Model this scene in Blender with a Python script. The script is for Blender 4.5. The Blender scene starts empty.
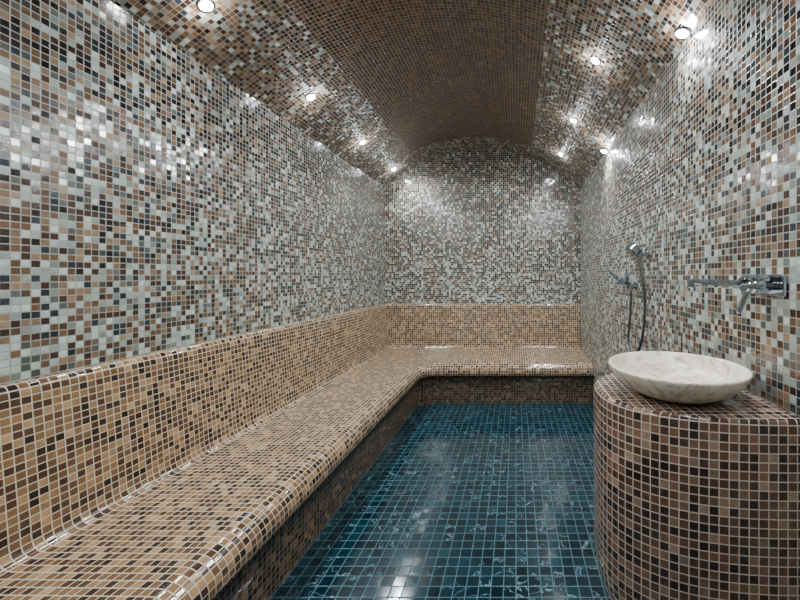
import bpy, bmesh, math
from mathutils import Vector, Matrix

XL, XR, D, YB = -1.75, 0.85, 4.80, -1.7
ZS, ZA = 2.587, 3.08
XC = (XL+XR)/2; HW = (XR-XL)/2
R = (HW**2+(ZA-ZS)**2)/(2*(ZA-ZS)); ZC = ZA-R
F = 360.0
col = bpy.context.scene.collection

# ------------------------------------------------------------ materials
def mosaic(name, palette, tile=0.033, grout=(0.5,0.47,0.42), gw=0.055, rough=0.12,
           grad=None, jitter=0.08, vein=False, grout_rough=0.6, spread=0.3, spec=0.8):
    m = bpy.data.materials.new(name); m.use_nodes = True
    nt = m.node_tree; N = nt.nodes; L = nt.links
    b = N['Principled BSDF']
    uv = N.new('ShaderNodeUVMap'); uv.uv_map = 'UVMap'
    sc = N.new('ShaderNodeVectorMath'); sc.operation='SCALE'; sc.inputs['Scale'].default_value = 1/tile
    L.new(uv.outputs[0], sc.inputs[0])
    fl = N.new('ShaderNodeVectorMath'); fl.operation='FLOOR'; L.new(sc.outputs[0], fl.inputs[0])
    off = N.new('ShaderNodeVectorMath'); off.operation='ADD'; L.new(fl.outputs[0], off.inputs[0])
    off.inputs[1].default_value=(0.5,0.5,0.5)
    fr = N.new('ShaderNodeVectorMath'); fr.operation='FRACTION'; L.new(sc.outputs[0], fr.inputs[0])
    sb = N.new('ShaderNodeVectorMath'); sb.operation='SUBTRACT'; L.new(fr.outputs[0], sb.inputs[0]); sb.inputs[1].default_value=(0.5,0.5,0.5)
    ab = N.new('ShaderNodeVectorMath'); ab.operation='ABSOLUTE'; L.new(sb.outputs[0], ab.inputs[0])
    sp = N.new('ShaderNodeSeparateXYZ'); L.new(ab.outputs[0], sp.inputs[0])
    mx = N.new('ShaderNodeMath'); mx.operation='MAXIMUM'; L.new(sp.outputs[0], mx.inputs[0]); L.new(sp.outputs[1], mx.inputs[1])
    mask = N.new('ShaderNodeMapRange'); mask.interpolation_type='SMOOTHSTEP'
    mask.inputs['From Min'].default_value = 0.5-gw-0.03; mask.inputs['From Max'].default_value = 0.5-gw+0.01
    L.new(mx.outputs[0], mask.inputs['Value'])
    wn = N.new('ShaderNodeTexWhiteNoise'); wn.noise_dimensions='3D'; L.new(off.outputs[0], wn.inputs['Vector'])
    val = wn.outputs['Value']
    if grad:
        z0,z1,amt = grad
        g = N.new('ShaderNodeNewGeometry'); s2 = N.new('ShaderNodeSeparateXYZ'); L.new(g.outputs['Position'], s2.inputs[0])
        mr = N.new('ShaderNodeMapRange'); mr.inputs['From Min'].default_value=z0; mr.inputs['From Max'].default_value=z1
        mr.inputs['To Min'].default_value=-amt; mr.inputs['To Max'].default_value=amt*0.7
        L.new(s2.outputs[2], mr.inputs['Value'])
        ad = N.new('ShaderNodeMath'); ad.operation='ADD'; ad.use_clamp=True
        L.new(val, ad.inputs[0]); L.new(mr.outputs[0], ad.inputs[1]); val = ad.outputs[0]
    cr = N.new('ShaderNodeValToRGB'); cr.color_ramp.interpolation='CONSTANT'
    els = cr.color_ramp.elements
    els[0].position=palette[0][0]; els[0].color=(*palette[0][1],1)
    els[1].position=palette[1][0]; els[1].color=(*palette[1][1],1)
    for p,c in palette[2:]:
        e=els.new(p); e.color=(*c,1)
    L.new(val, cr.inputs[0])
    wn2 = N.new('ShaderNodeTexWhiteNoise'); wn2.noise_dimensions='4D'; wn2.inputs['W'].default_value=7.3
    L.new(off.outputs[0], wn2.inputs['Vector'])
    mr2 = N.new('ShaderNodeMapRange'); mr2.inputs['To Min'].default_value=1-spread; mr2.inputs['To Max'].default_value=1+spread
    L.new(wn2.outputs['Value'], mr2.inputs['Value'])
    nz = N.new('ShaderNodeTexNoise'); nz.inputs['Scale'].default_value=1.4; nz.inputs['Detail'].default_value=3
    L.new(sc.outputs[0], nz.inputs['Vector'])
    mr3 = N.new('ShaderNodeMapRange'); mr3.inputs['To Min'].default_value=0.65; mr3.inputs['To Max'].default_value=1.35
    L.new(nz.outputs[0], mr3.inputs['Value'])
    mm = N.new('ShaderNodeMath'); mm.operation='MULTIPLY'; L.new(mr2.outputs[0], mm.inputs[0]); L.new(mr3.outputs[0], mm.inputs[1])
    vs = N.new('ShaderNodeVectorMath'); vs.operation='SCALE'; L.new(cr.outputs[0], vs.inputs[0]); L.new(mm.outputs[0], vs.inputs['Scale'])
    tilecol = vs.outputs[0]
    if vein:
        addv = N.new('ShaderNodeVectorMath'); addv.operation='ADD'
        s3 = N.new('ShaderNodeVectorMath'); s3.operation='SCALE'; s3.inputs['Scale'].default_value=0.2
        L.new(wn2.outputs['Color'], s3.inputs[0]); L.new(s3.outputs[0], addv.inputs[0]); L.new(uv.outputs[0], addv.inputs[1])
        vn = N.new('ShaderNodeTexNoise'); vn.inputs['Scale'].default_value=4.0; vn.inputs['Detail'].default_value=4
        vn.inputs['Distortion'].default_value=1.5
        L.new(addv.outputs[0], vn.inputs['Vector'])
        v1 = N.new('ShaderNodeMath'); v1.operation='SUBTRACT'; L.new(vn.outputs[0], v1.inputs[0]); v1.inputs[1].default_value=0.55
        v2 = N.new('ShaderNodeMath'); v2.operation='ABSOLUTE'; L.new(v1.outputs[0], v2.inputs[0])
        v3 = N.new('ShaderNodeMapRange'); v3.inputs['From Min'].default_value=0.0; v3.inputs['From Max'].default_value=0.007
        v3.inputs['To Min'].default_value=0.9; v3.inputs['To Max'].default_value=0.0
        L.new(v2.outputs[0], v3.inputs['Value'])
        mv = N.new('ShaderNodeMix'); mv.data_type='RGBA'; L.new(v3.outputs[0], mv.inputs['Factor'])
        L.new(tilecol, mv.inputs['A']); mv.inputs['B'].default_value=(0.17,0.29,0.32,1)
        tilecol = mv.outputs['Result']
    mixc = N.new('ShaderNodeMix'); mixc.data_type='RGBA'
    L.new(mask.outputs[0], mixc.inputs['Factor']); L.new(tilecol, mixc.inputs['A']); mixc.inputs['B'].default_value=(*grout,1)
    L.new(mixc.outputs['Result'], b.inputs['Base Color'])
    rr = N.new('ShaderNodeMapRange'); rr.inputs['To Min'].default_value=rough; rr.inputs['To Max'].default_value=grout_rough
    L.new(mask.outputs[0], rr.inputs['Value']); L.new(rr.outputs[0], b.inputs['Roughness'])
    b.inputs['Specular IOR Level'].default_value=spec
    g2 = N.new('ShaderNodeNewGeometry')
    j1 = N.new('ShaderNodeVectorMath'); j1.operation='SUBTRACT'; L.new(wn2.outputs['Color'], j1.inputs[0]); j1.inputs[1].default_value=(0.5,0.5,0.5)
    j2 = N.new('ShaderNodeVectorMath'); j2.operation='SCALE'; L.new(j1.outputs[0], j2.inputs[0]); j2.inputs['Scale'].default_value=jitter
    j3 = N.new('ShaderNodeVectorMath'); j3.operation='ADD'; L.new(j2.outputs[0], j3.inputs[0]); L.new(g2.outputs['Normal'], j3.inputs[1])
    j4 = N.new('ShaderNodeVectorMath'); j4.operation='NORMALIZE'; L.new(j3.outputs[0], j4.inputs[0])
    bp = N.new('ShaderNodeBump'); bp.invert=True; bp.inputs['Distance'].default_value=0.002; bp.inputs['Strength'].default_value=0.5
    L.new(mask.outputs[0], bp.inputs['Height']); L.new(j4.outputs[0], bp.inputs['Normal'])
    L.new(bp.outputs[0], b.inputs['Normal'])
    return m

PALE=(0.42,0.46,0.41); PALE2=(0.23,0.25,0.21); SAND=(0.23,0.15,0.088); TAN=(0.125,0.068,0.034)
BROWN=(0.052,0.024,0.014); DARK=(0.010,0.0065,0.006); SLATE=(0.022,0.030,0.036); GREY=(0.085,0.09,0.078)
M_wall = mosaic('wall_mosaic',[(0,PALE),(0.17,PALE2),(0.27,SAND),(0.39,GREY),(0.47,TAN),(0.63,SLATE),(0.71,BROWN),(0.88,DARK)],
                tile=0.0265, grout=(0.26,0.265,0.235), grad=(0.9,2.6,0.18), jitter=0.075, rough=0.12, spec=1.0)
M_ceil = mosaic('vault_side_mosaic',[(0,PALE),(0.10,PALE2),(0.20,SAND),(0.36,TAN),(0.56,GREY),(0.62,BROWN),(0.83,SLATE),(0.89,DARK)],
                tile=0.0265, grout=(0.21,0.175,0.135))
M_band = mosaic('vault_center_mosaic',[(0,(0.12,0.058,0.030)),(0.35,(0.075,0.036,0.019)),(0.65,(0.044,0.022,0.013)),(0.88,(0.023,0.016,0.012))],
                tile=0.0265, grout=(0.185,0.135,0.09), gw=0.06)
BP=[(0,(0.32,0.19,0.093)),(0.18,(0.205,0.113,0.051)),(0.40,(0.125,0.063,0.029)),(0.64,(0.066,0.031,0.015)),(0.86,(0.028,0.014,0.009))]
M_bench = mosaic('bench_mosaic',BP, tile=0.0275, grout=(0.50,0.42,0.30), gw=0.055)
M_riser_shaded = mosaic('riser_shaded_mosaic',[(p,tuple(x*0.45 for x in c)) for p,c in BP], tile=0.0275, grout=(0.14,0.12,0.095), gw=0.055)  # darker bench tiles, with shade under the nose painted into their colour
M_counter = mosaic('counter_mosaic',[(0,(0.165,0.088,0.054)),(0.25,(0.105,0.052,0.032)),(0.5,(0.064,0.031,0.020)),(0.75,(0.034,0.018,0.014)),(0.93,(0.24,0.155,0.10))],
                tile=0.0275, grout=(0.48,0.41,0.34), gw=0.055)
M_floor = mosaic('floor_mosaic',[(0,(0.0012,0.0125,0.019)),(0.4,(0.0018,0.018,0.026)),(0.75,(0.0028,0.025,0.034))],
                tile=0.056, grout=(0.022,0.10,0.13), gw=0.024, vein=True, rough=0.11, jitter=0.025, spec=0.75)

def simple(name, c, metal=0, rough=0.4, emis=None):
    m=bpy.data.materials.new(name); m.use_nodes=True; b=m.node_tree.nodes['Principled BSDF']
    nz=m.node_tree.nodes.new('ShaderNodeTexNoise'); nz.inputs['Scale'].default_value=30
    mr=m.node_tree.nodes.new('ShaderNodeMapRange'); mr.inputs['To Min'].default_value=rough*0.8; mr.inputs['To Max'].default_value=rough*1.2
    m.node_tree.links.new(nz.outputs[0],mr.inputs['Value']); m.node_tree.links.new(mr.outputs[0],b.inputs['Roughness'])
    b.inputs['Base Color'].default_value=(*c,1); b.inputs['Metallic'].default_value=metal
    if emis:
        b.inputs['Emission Color'].default_value=(*emis[0],1); b.inputs['Emission Strength'].default_value=emis[1]
    return m
M_chrome=simple('chrome',(0.50,0.56,0.62),1,0.09)
M_hose=simple('hose_metal',(0.16,0.18,0.20),1,0.3)
M_lamp=simple('lamp_glow',(1,1,1),0,0.4,((0.90,0.96,1.0),320))

def marble():
    m=bpy.data.materials.new('cream_marble'); m.use_nodes=True; nt=m.node_tree; N=nt.nodes; L=nt.links; b=N['Principled BSDF']
    tc=N.new('ShaderNodeTexCoord')
    n1=N.new('ShaderNodeTexNoise'); n1.inputs['Scale'].default_value=7; n1.inputs['Detail'].default_value=8; n1.inputs['Distortion'].default_value=1.5
    L.new(tc.outputs['Object'],n1.inputs['Vector'])
    cr=N.new('ShaderNodeValToRGB'); e=cr.color_ramp.elements
    e[0].position=0.3; e[0].color=(0.62,0.47,0.33,1); e[1].position=0.62; e[1].color=(0.84,0.76,0.64,1)
    for p,c in ((0.45,(0.82,0.72,0.59,1)),(0.50,(0.52,0.40,0.29,1)),(0.53,(0.82,0.73,0.61,1))):
        x=e.new(p); x.color=c
    L.new(n1.outputs[0],cr.inputs[0]); L.new(cr.outputs[0],b.inputs['Base Color']); b.inputs['Roughness'].default_value=0.28
    return m
M_marble=marble()

# ------------------------------------------------------------ mesh helpers
def mesh_obj(name, verts, faces, uvs, mats, midx=None, smooth=False, parent=None):
    me=bpy.data.meshes.new(name); me.from_pydata([tuple(v) for v in verts],[],faces)
    for mt in mats: me.materials.append(mt)
    if uvs is not None:
        ul=me.uv_layers.new(name='UVMap'); k=0
        for fi,f in enumerate(faces):
            for j in range(len(f)):
                ul.data[k].uv=uvs[fi][j]; k+=1
    for i,p in enumerate(me.polygons):
        if midx: p.material_index=midx[i]
        p.use_smooth=smooth
    me.update()
    o=bpy.data.objects.new(name,me); col.objects.link(o)
    if parent: o.parent=parent
    return o

def arc_z(x): return ZC+math.sqrt(max(R*R-(x-XC)**2,0))

v=[(XL,YB,0),(XR,YB,0),(XR,D,0),(XL,D,0)]
mesh_obj('floor',v,[(0,1,2,3)],[[(p[0],p[1]) for p in v]],[M_floor])
v=[(XL,YB,0),(XL,D,0),(XL,D,ZS),(XL,YB,ZS)]
mesh_obj('wall_left',v,[(0,1,2,3)],[[(p[1],p[2]) for p in v]],[M_wall])
v=[(XR,YB,0),(XR,YB,ZS),(XR,D,ZS),(XR,D,0)]
mesh_obj('wall_right',v,[(0,1,2,3)],[[(p[1]+50,p[2]) for p in v]],[M_wall])
n=48
for nm,y in (('wall_back',D),('wall_front',YB)):
    v=[];f=[];u=[]
    for i in range(n+1):
        x=XL+(XR-XL)*i/n; v+= [(x,y,0),(x,y,arc_z(x))]
    for i in range(n):
        q=(2*i,2*i+2,2*i+3,2*i+1)
        if y<0: q=q[::-1]
        f.append(q); u.append([(v[k][0]+20,v[k][2]) for k in q])
    mesh_obj(nm,v,f,u,[M_wall])
px=75.0
bandL, bandR = -95/px, 14/px
bandEnd=4.35
aL=math.asin((XL-XC)/R); aR=math.asin((XR-XC)/R)
b1=math.asin((bandL-XC)/R); b2=math.asin((bandR-XC)/R)
angs=[aL+(b1-aL)*i/12 for i in range(12)]+[b1+(b2-b1)*i/24 for i in range(24)]+[b2+(aR-b2)*i/16 for i in range(17)]
ys=[YB,bandEnd,D]
v=[];f=[];u=[];mi=[]
for y in ys:
    for a in angs: v.append((XC+R*math.sin(a),y,ZC+R*math.cos(a)))
na=len(angs)
for j in range(2):
    for i in range(na-1):
        q=(j*na+i,j*na+i+1,(j+1)*na+i+1,(j+1)*na+i)
        f.append(q); u.append([(R*angs[k%na]+30,v[k][1]) for k in q])
        mid=(angs[i]+angs[i+1])/2
        mi.append(1 if (b1<mid<b2 and j==0) else 0)
c=mesh_obj('ceiling',v,f,u,[M_ceil,M_band],mi,True)

# ------------------------------------------------------------ bench
WE=0.001
prof=[(WE,1.03),(0.022,1.03),(0.036,1.024),(0.044,1.008),(0.047,0.99),(0.085,0.50),(0.092,0.472),(0.108,0.456),(0.135,0.45)]
ncrease=len(prof)-1
prof.append((0.65,0.445)); nnose=len(prof)-1
for k in range(1,9):
    a=math.pi/2*k/8
    prof.append((0.65+0.092*math.sin(a),0.353+0.092*math.cos(a)))
prof+=[(0.742,0.335),(0.735,0.315),(0.715,0.303),(0.684,0.30)]; nris=len(prof)-1
prof+=[(0.684,0.15),(0.684,0.001)]
def ob(o): 
    t=min(max((o-0.135)/(0.5),0),1); return o+0.15*t
def frad(o):
    t=min(max((o-0.135)/(0.5),0),1); return 0.004+0.17*t
plen=[0]
for a,b in zip(prof,prof[1:]): plen.append(plen[-1]+math.hypot(a[0]-b[0],a[1]-b[1]))
NF=12
rows=[]
for k,(o,z) in enumerate(prof):
    xx=XL+o; yy=D-ob(o); r=frad(o)
    pts=[(xx,YB+WE)]
    cx,cy=xx+r,yy-r
    pts.append((xx,cy))
    for i in range(1,NF+1):
        a=math.pi-(math.pi/2)*i/NF
        pts.append((cx+r*math.cos(a),cy+r*math.sin(a)))
    pts.append((XR-WE,yy))
    rows.append([(p[0],p[1],z) for p in pts])
np_=len(rows[0]); v=[p for r_ in rows for p in r_]; f=[];u=[];mi=[]
def uvp(k,i,left,kind):
    o,z=prof[k]; r=frad(o); p=rows[k][i]
    cy=D-ob(o)-r; cx=XL+o+r
    if kind=='seat': return (p[0],p[1])
    if i<=1: ul=p[1]
    else: ul=cy+r*(math.pi/2)*min(i-1,NF)/NF
    if i>=NF+1: ubk=p[0]
    else: ubk=cx-r*(math.pi/2)*(NF-(i-1))/NF
    if kind=='back':
        l=plen[k]
        return (l+3,ul) if left else (ubk,l+3)
    base=plen[k]-plen[nnose]
    return (XL+0.65+base,ul) if left else (ubk,D-ob(0.65)-base)
for k in range(len(prof)-1):
    kind='back' if k<ncrease else ('seat' if k<nnose else 'nose')
    for i in range(np_-1):
        left = i < 1+NF//2
        q=[(k,i),(k+1,i),(k+1,i+1),(k,i+1)]
        f.append(tuple(a*np_+b for a,b in q)); u.append([uvp(a,b,left,kind) for a,b in q])
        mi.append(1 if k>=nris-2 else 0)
bench=mesh_obj('corner_bench',v,f,u,[M_bench,M_riser_shaded],mi,True)

# ------------------------------------------------------------ washstand counter
CX,CY,SX,SY,NE,CZ=XR-0.001,1.36,0.545,0.31,2.5,0.976
def outline(scx,scy,n=72):
    pts=[]
    for i in range(n+1):
        t=-math.pi/2+math.pi*i/n
        c_,s_=math.cos(t),math.sin(t)
        pts.append((CX-SX*scx*abs(c_)**(2/NE), CY+SY*scy*math.copysign(abs(s_)**(2/NE),s_)))
    return pts
levels=[(0.001,0.72),(0.06,0.755),(0.12,0.81),(0.18,0.88),(0.24,0.945),(0.30,0.985),(0.36,1.0),(CZ-0.02,1.0),(CZ-0.006,0.993),(CZ,0.975)]
v=[];f=[];u=[]
per=[0]; o1=outline(1,1)
for a,b in zip(o1,o1[1:]): per.append(per[-1]+math.hypot(a[0]-b[0],a[1]-b[1]))
m_=len(o1)
for z,s in levels:
    v+=[(x,y,z) for x,y in outline(s,s if s>0.97 else 0.8+0.2*s)]
for j in range(len(levels)-1):
    for i in range(m_-1):
        q=[(j,i),(j,i+1),(j+1,i+1),(j+1,i)]
        f.append(tuple(a*m_+b for a,b in q)); u.append([(per[b],levels[a][0]) for a,b in q])
top=[(len(levels)-1)*m_+i for i in range(m_)]
f.append(tuple(top)); u.append([(v[k][0],v[k][1]) for k in top])
vc=mesh_obj('washbasin_counter',v,f,u,[M_counter],None,True)
for p in vc.data.polygons:
    if len(p.vertices)>4: p.use_smooth=False

# ------------------------------------------------------------ marble basin
def lathe(name, prof, mat, loc, n=72, parent=None, smooth=True):
    v=[];f=[]
    for r,z in prof:
        for i in range(n):
            a=2*math.pi*i/n; v.append((r*math.cos(a),r*math.sin(a),z))
    for j in range(len(prof)-1):
        for i in range(n):
            f.append((j*n+i,j*n+(i+1)%n,(j+1)*n+(i+1)%n,(j+1)*n+i))
    o=mesh_obj(name,v,f,None,[mat],None,smooth,parent); o.location=loc
    bm=bmesh.new(); bm.from_mesh(o.data); bmesh.ops.remove_doubles(bm,verts=bm.verts,dist=1e-5); bmesh.ops.recalc_face_normals(bm,faces=bm.faces); bm.to_mesh(o.data); bm.free()
    return o
BX,BY=0.578,1.305
sink=bpy.data.objects.new('marble_vessel_sink',None); col.objects.link(sink); sink.location=(BX,BY,CZ)
bp=[(0,0),(0.095,0),(0.115,0.003),(0.145,0.012),(0.182,0.032),(0.210,0.056),(0.227,0.080),(0.2335,0.094),(0.2350,0.099),(0.2335,0.103),(0.228,0.1035),
    (0.222,0.099),(0.212,0.082),(0.19,0.058),(0.155,0.038),(0.10,0.025),(0.03,0.020),(0,0.020)]
lathe('bowl',bp,M_marble,(0,0,0),parent=sink)
lathe('drain',[(0,0.0205),(0.022,0.0205),(0.024,0.0235),(0.016,0.026),(0,0.026)],M_chrome,(0,0,0),32,sink)

# ------------------------------------------------------------ bits
def cyl(name,p0,p1,r0,r1=None,mat=None,parent=None,n=28,bev=0.0):
    r1=r0 if r1 is None else r1
    p0=Vector(p0);p1=Vector(p1); L_=(p1-p0).length
    pr=[(0,0)]
    if bev: pr+=[(r0-bev,0),(r0,bev),(r1,L_-bev),(r1-bev,L_),(0,L_)]
    else: pr+=[(r0,0),(r1,L_),(0,L_)]
    o=lathe(name,pr,mat,(0,0,0),n,parent,smooth=True)
    o.matrix_local=Matrix.Translation(p0)@(p1-p0).to_track_quat('Z','Y').to_matrix().to_4x4()
    md=o.modifiers.new('es','EDGE_SPLIT'); md.split_angle=math.radians(35)
    return o
def box(name,lo,hi,mat,parent,bev=0.004):
    bm=bmesh.new(); bmesh.ops.create_cube(bm,size=1)
    for vv in bm.verts:
        vv.co=Vector([(lo[i]+hi[i])/2+vv.co[i]*(hi[i]-lo[i]) for i in range(3)])
    bmesh.ops.bevel(bm,geom=bm.edges[:],offset=bev,segments=3,affect='EDGES',profile=0.6)
    me=bpy.data.meshes.new(name); bm.to_mesh(me); bm.free(); me.materials.append(mat)
    o=bpy.data.objects.new(name,me); col.objects.link(o); o.parent=parent; return o
def tube(name,pts,r,mat,parent,res=12):
    cu=bpy.data.curves.new(name,'CURVE'); cu.dimensions='3D'; cu.bevel_depth=r; cu.bevel_resolution=5; cu.use_fill_caps=True
    s=cu.splines.new('NURBS'); s.points.add(len(pts)-1)
    for i,p in enumerate(pts): s.points[i].co=(*p,1)
    s.use_endpoint_u=True; s.order_u=4; s.resolution_u=res
    o=bpy.data.objects.new(name,cu); col.objects.link(o); o.parent=parent; cu.materials.append(mat)
    return o

fa=bpy.data.objects.new('wall_mounted_faucet',None); col.objects.link(fa)
box('plate',(XR-0.014,1.125,1.335),(XR-0.0005,1.34,1.405),M_chrome,fa,0.005)
cyl('spout_flange',(XR-0.012,1.315,1.372),(XR-0.030,1.315,1.372),0.024,None,M_chrome,fa,bev=0.003)
cyl('spout',(XR-0.02,1.315,1.372),(XR-0.222,1.315,1.380),0.012,0.011,M_chrome,fa,bev=0.002)
cyl('spout_nozzle',(XR-0.212,1.315,1.387),(XR-0.212,1.315,1.358),0.012,None,M_chrome,fa,bev=0.001)
cyl('valve_body',(XR-0.01,1.20,1.370),(XR-0.07,1.20,1.370),0.031,0.028,M_chrome,fa,bev=0.004)
cyl('lever_hub',(XR-0.066,1.20,1.370),(XR-0.088,1.20,1.370),0.024,None,M_chrome,fa,bev=0.004)
cyl('lever',(XR-0.074,1.20,1.362),(XR-0.100,1.215,1.275),0.0105,0.0085,M_chrome,fa,bev=0.002)

hs=bpy.data.objects.new('hand_shower',None); col.objects.link(hs)
Y1=2.32
cyl('holder_flange',(XR,Y1,1.545),(XR-0.014,Y1,1.545),0.034,None,M_chrome,hs,bev=0.003)
cyl('holder_arm',(XR-0.01,Y1,1.545),(XR-0.062,Y1,1.545),0.015,None,M_chrome,hs)
cyl('holder_clip',(XR-0.050,Y1,1.52),(XR-0.062,Y1,1.575),0.022,0.025,M_chrome,hs,bev=0.002)
cyl('handle',(XR-0.030,Y1,1.36),(XR-0.066,Y1,1.575),0.014,0.018,M_chrome,hs,bev=0.003)
cyl('spray_neck',(XR-0.064,Y1,1.565),(XR-0.098,Y1,1.575),0.019,0.024,M_chrome,hs)
cyl('spray_head',(XR-0.072,Y1,1.590),(XR-0.112,Y1,1.552),0.046,0.050,M_chrome,hs,bev=0.006)
Y2=2.75
cyl('valve_flange',(XR,Y2,1.37),(XR-0.012,Y2,1.37),0.065,None,M_chrome,hs,bev=0.004)
cyl('valve_body',(XR-0.01,Y2,1.37),(XR-0.080,Y2,1.37),0.036,None,M_chrome,hs,bev=0.004)
cyl('valve_lever',(XR-0.065,Y2,1.375),(XR-0.135,Y2,1.43),0.014,0.010,M_chrome,hs,bev=0.002)
Y3=2.55
cyl('outlet_flange',(XR,Y3,1.33),(XR-0.01,Y3,1.33),0.03,None,M_chrome,hs,bev=0.003)
cyl('outlet_elbow',(XR,Y3,1.33),(XR-0.042,Y3,1.33),0.018,None,M_chrome,hs,bev=0.003)
cyl('outlet_nut',(XR-0.035,Y3,1.335),(XR-0.035,Y3,1.29),0.013,None,M_chrome,hs,bev=0.002)
tube('hose',[(XR-0.035,Y3,1.30),(XR-0.035,Y3,1.18),(XR-0.045,Y3+0.03,1.0),(XR-0.06,Y3,0.86),(XR-0.05,Y3-0.12,0.82),(XR-0.03,Y1,0.98),(XR-0.02,Y1-0.02,1.2),(XR-0.030,Y1,1.37)],0.0085,M_hose,hs)

# ------------------------------------------------------------ downlights
LC=(0.88,0.95,1.0)
def downlight(x,y,power,z=None,nrm=None,halo=3.0,off=0.05):
    if z is None: z=arc_z(x)
    if nrm is None: nrm=Vector((XC-x,0,ZC-z)).normalized()
    e=bpy.data.objects.new('downlight',None); col.objects.link(e)
    q=nrm.to_track_quat('-Z','Y')
    e.matrix_world=Matrix.Translation(Vector((x,y,z)))@q.to_matrix().to_4x4()
    lathe('trim_ring',[(0.028,0.004),(0.028,-0.004),(0.031,-0.008),(0.039,-0.006),(0.043,0.0),(0.043,0.004)],M_chrome,(0,0,0),36,e)
    lathe('lens',[(0,-0.016),(0.014,-0.014),(0.023,-0.008),(0.028,0.0)],M_lamp,(0,0,0),28,e)
    ld=bpy.data.lights.new('bulb','SPOT'); ld.energy=power; ld.spot_size=math.radians(145); ld.spot_blend=0.75
    ld.shadow_soft_size=0.03; ld.color=LC
    lo=bpy.data.objects.new('bulb',ld); col.objects.link(lo); lo.parent=e; lo.location=(0,0,-off)
    if halo:
        ld=bpy.data.lights.new('bulb_spill','POINT'); ld.energy=halo; ld.shadow_soft_size=0.02; ld.color=LC
        lo=bpy.data.objects.new('bulb_spill',ld); col.objects.link(lo); lo.parent=e; lo.location=(0,0,-0.05)
xl=XC-82/px; xr=XC+73/px
P=48
for i in range(7): 
    downlight(xl,1.79+0.915*(i-3),P if i>1 else 26)  # row runs on unseen behind the camera, added to light the room
for i in range(7):
    y=2.37+0.915*(i-4)
    if y<4.5: downlight(xr,y,P if i>2 else 34)  # dimmer first lamps are out of view, those behind camera added as fill
dn=Vector((-0.30,0,-0.95)).normalized()
downlight(XR-0.045,3.29,40,2.545,dn,2.0); downlight(XR-0.045,1.74,12,2.575,dn,3)

w=bpy.data.worlds.new('world'); bpy.context.scene.world=w; w.use_nodes=True
w.node_tree.nodes['Background'].inputs[0].default_value=(0.02,0.03,0.04,1)

cam=bpy.data.cameras.new('camera'); co=bpy.data.objects.new('camera',cam); col.objects.link(co)
co.location=(0,0,1.4); co.rotation_euler=(math.radians(90),0,0)
cam.sensor_width=36; cam.lens=F/800*36; cam.shift_x=-0.145; cam.shift_y=-0.03; cam.clip_start=0.02
bpy.context.scene.camera=co
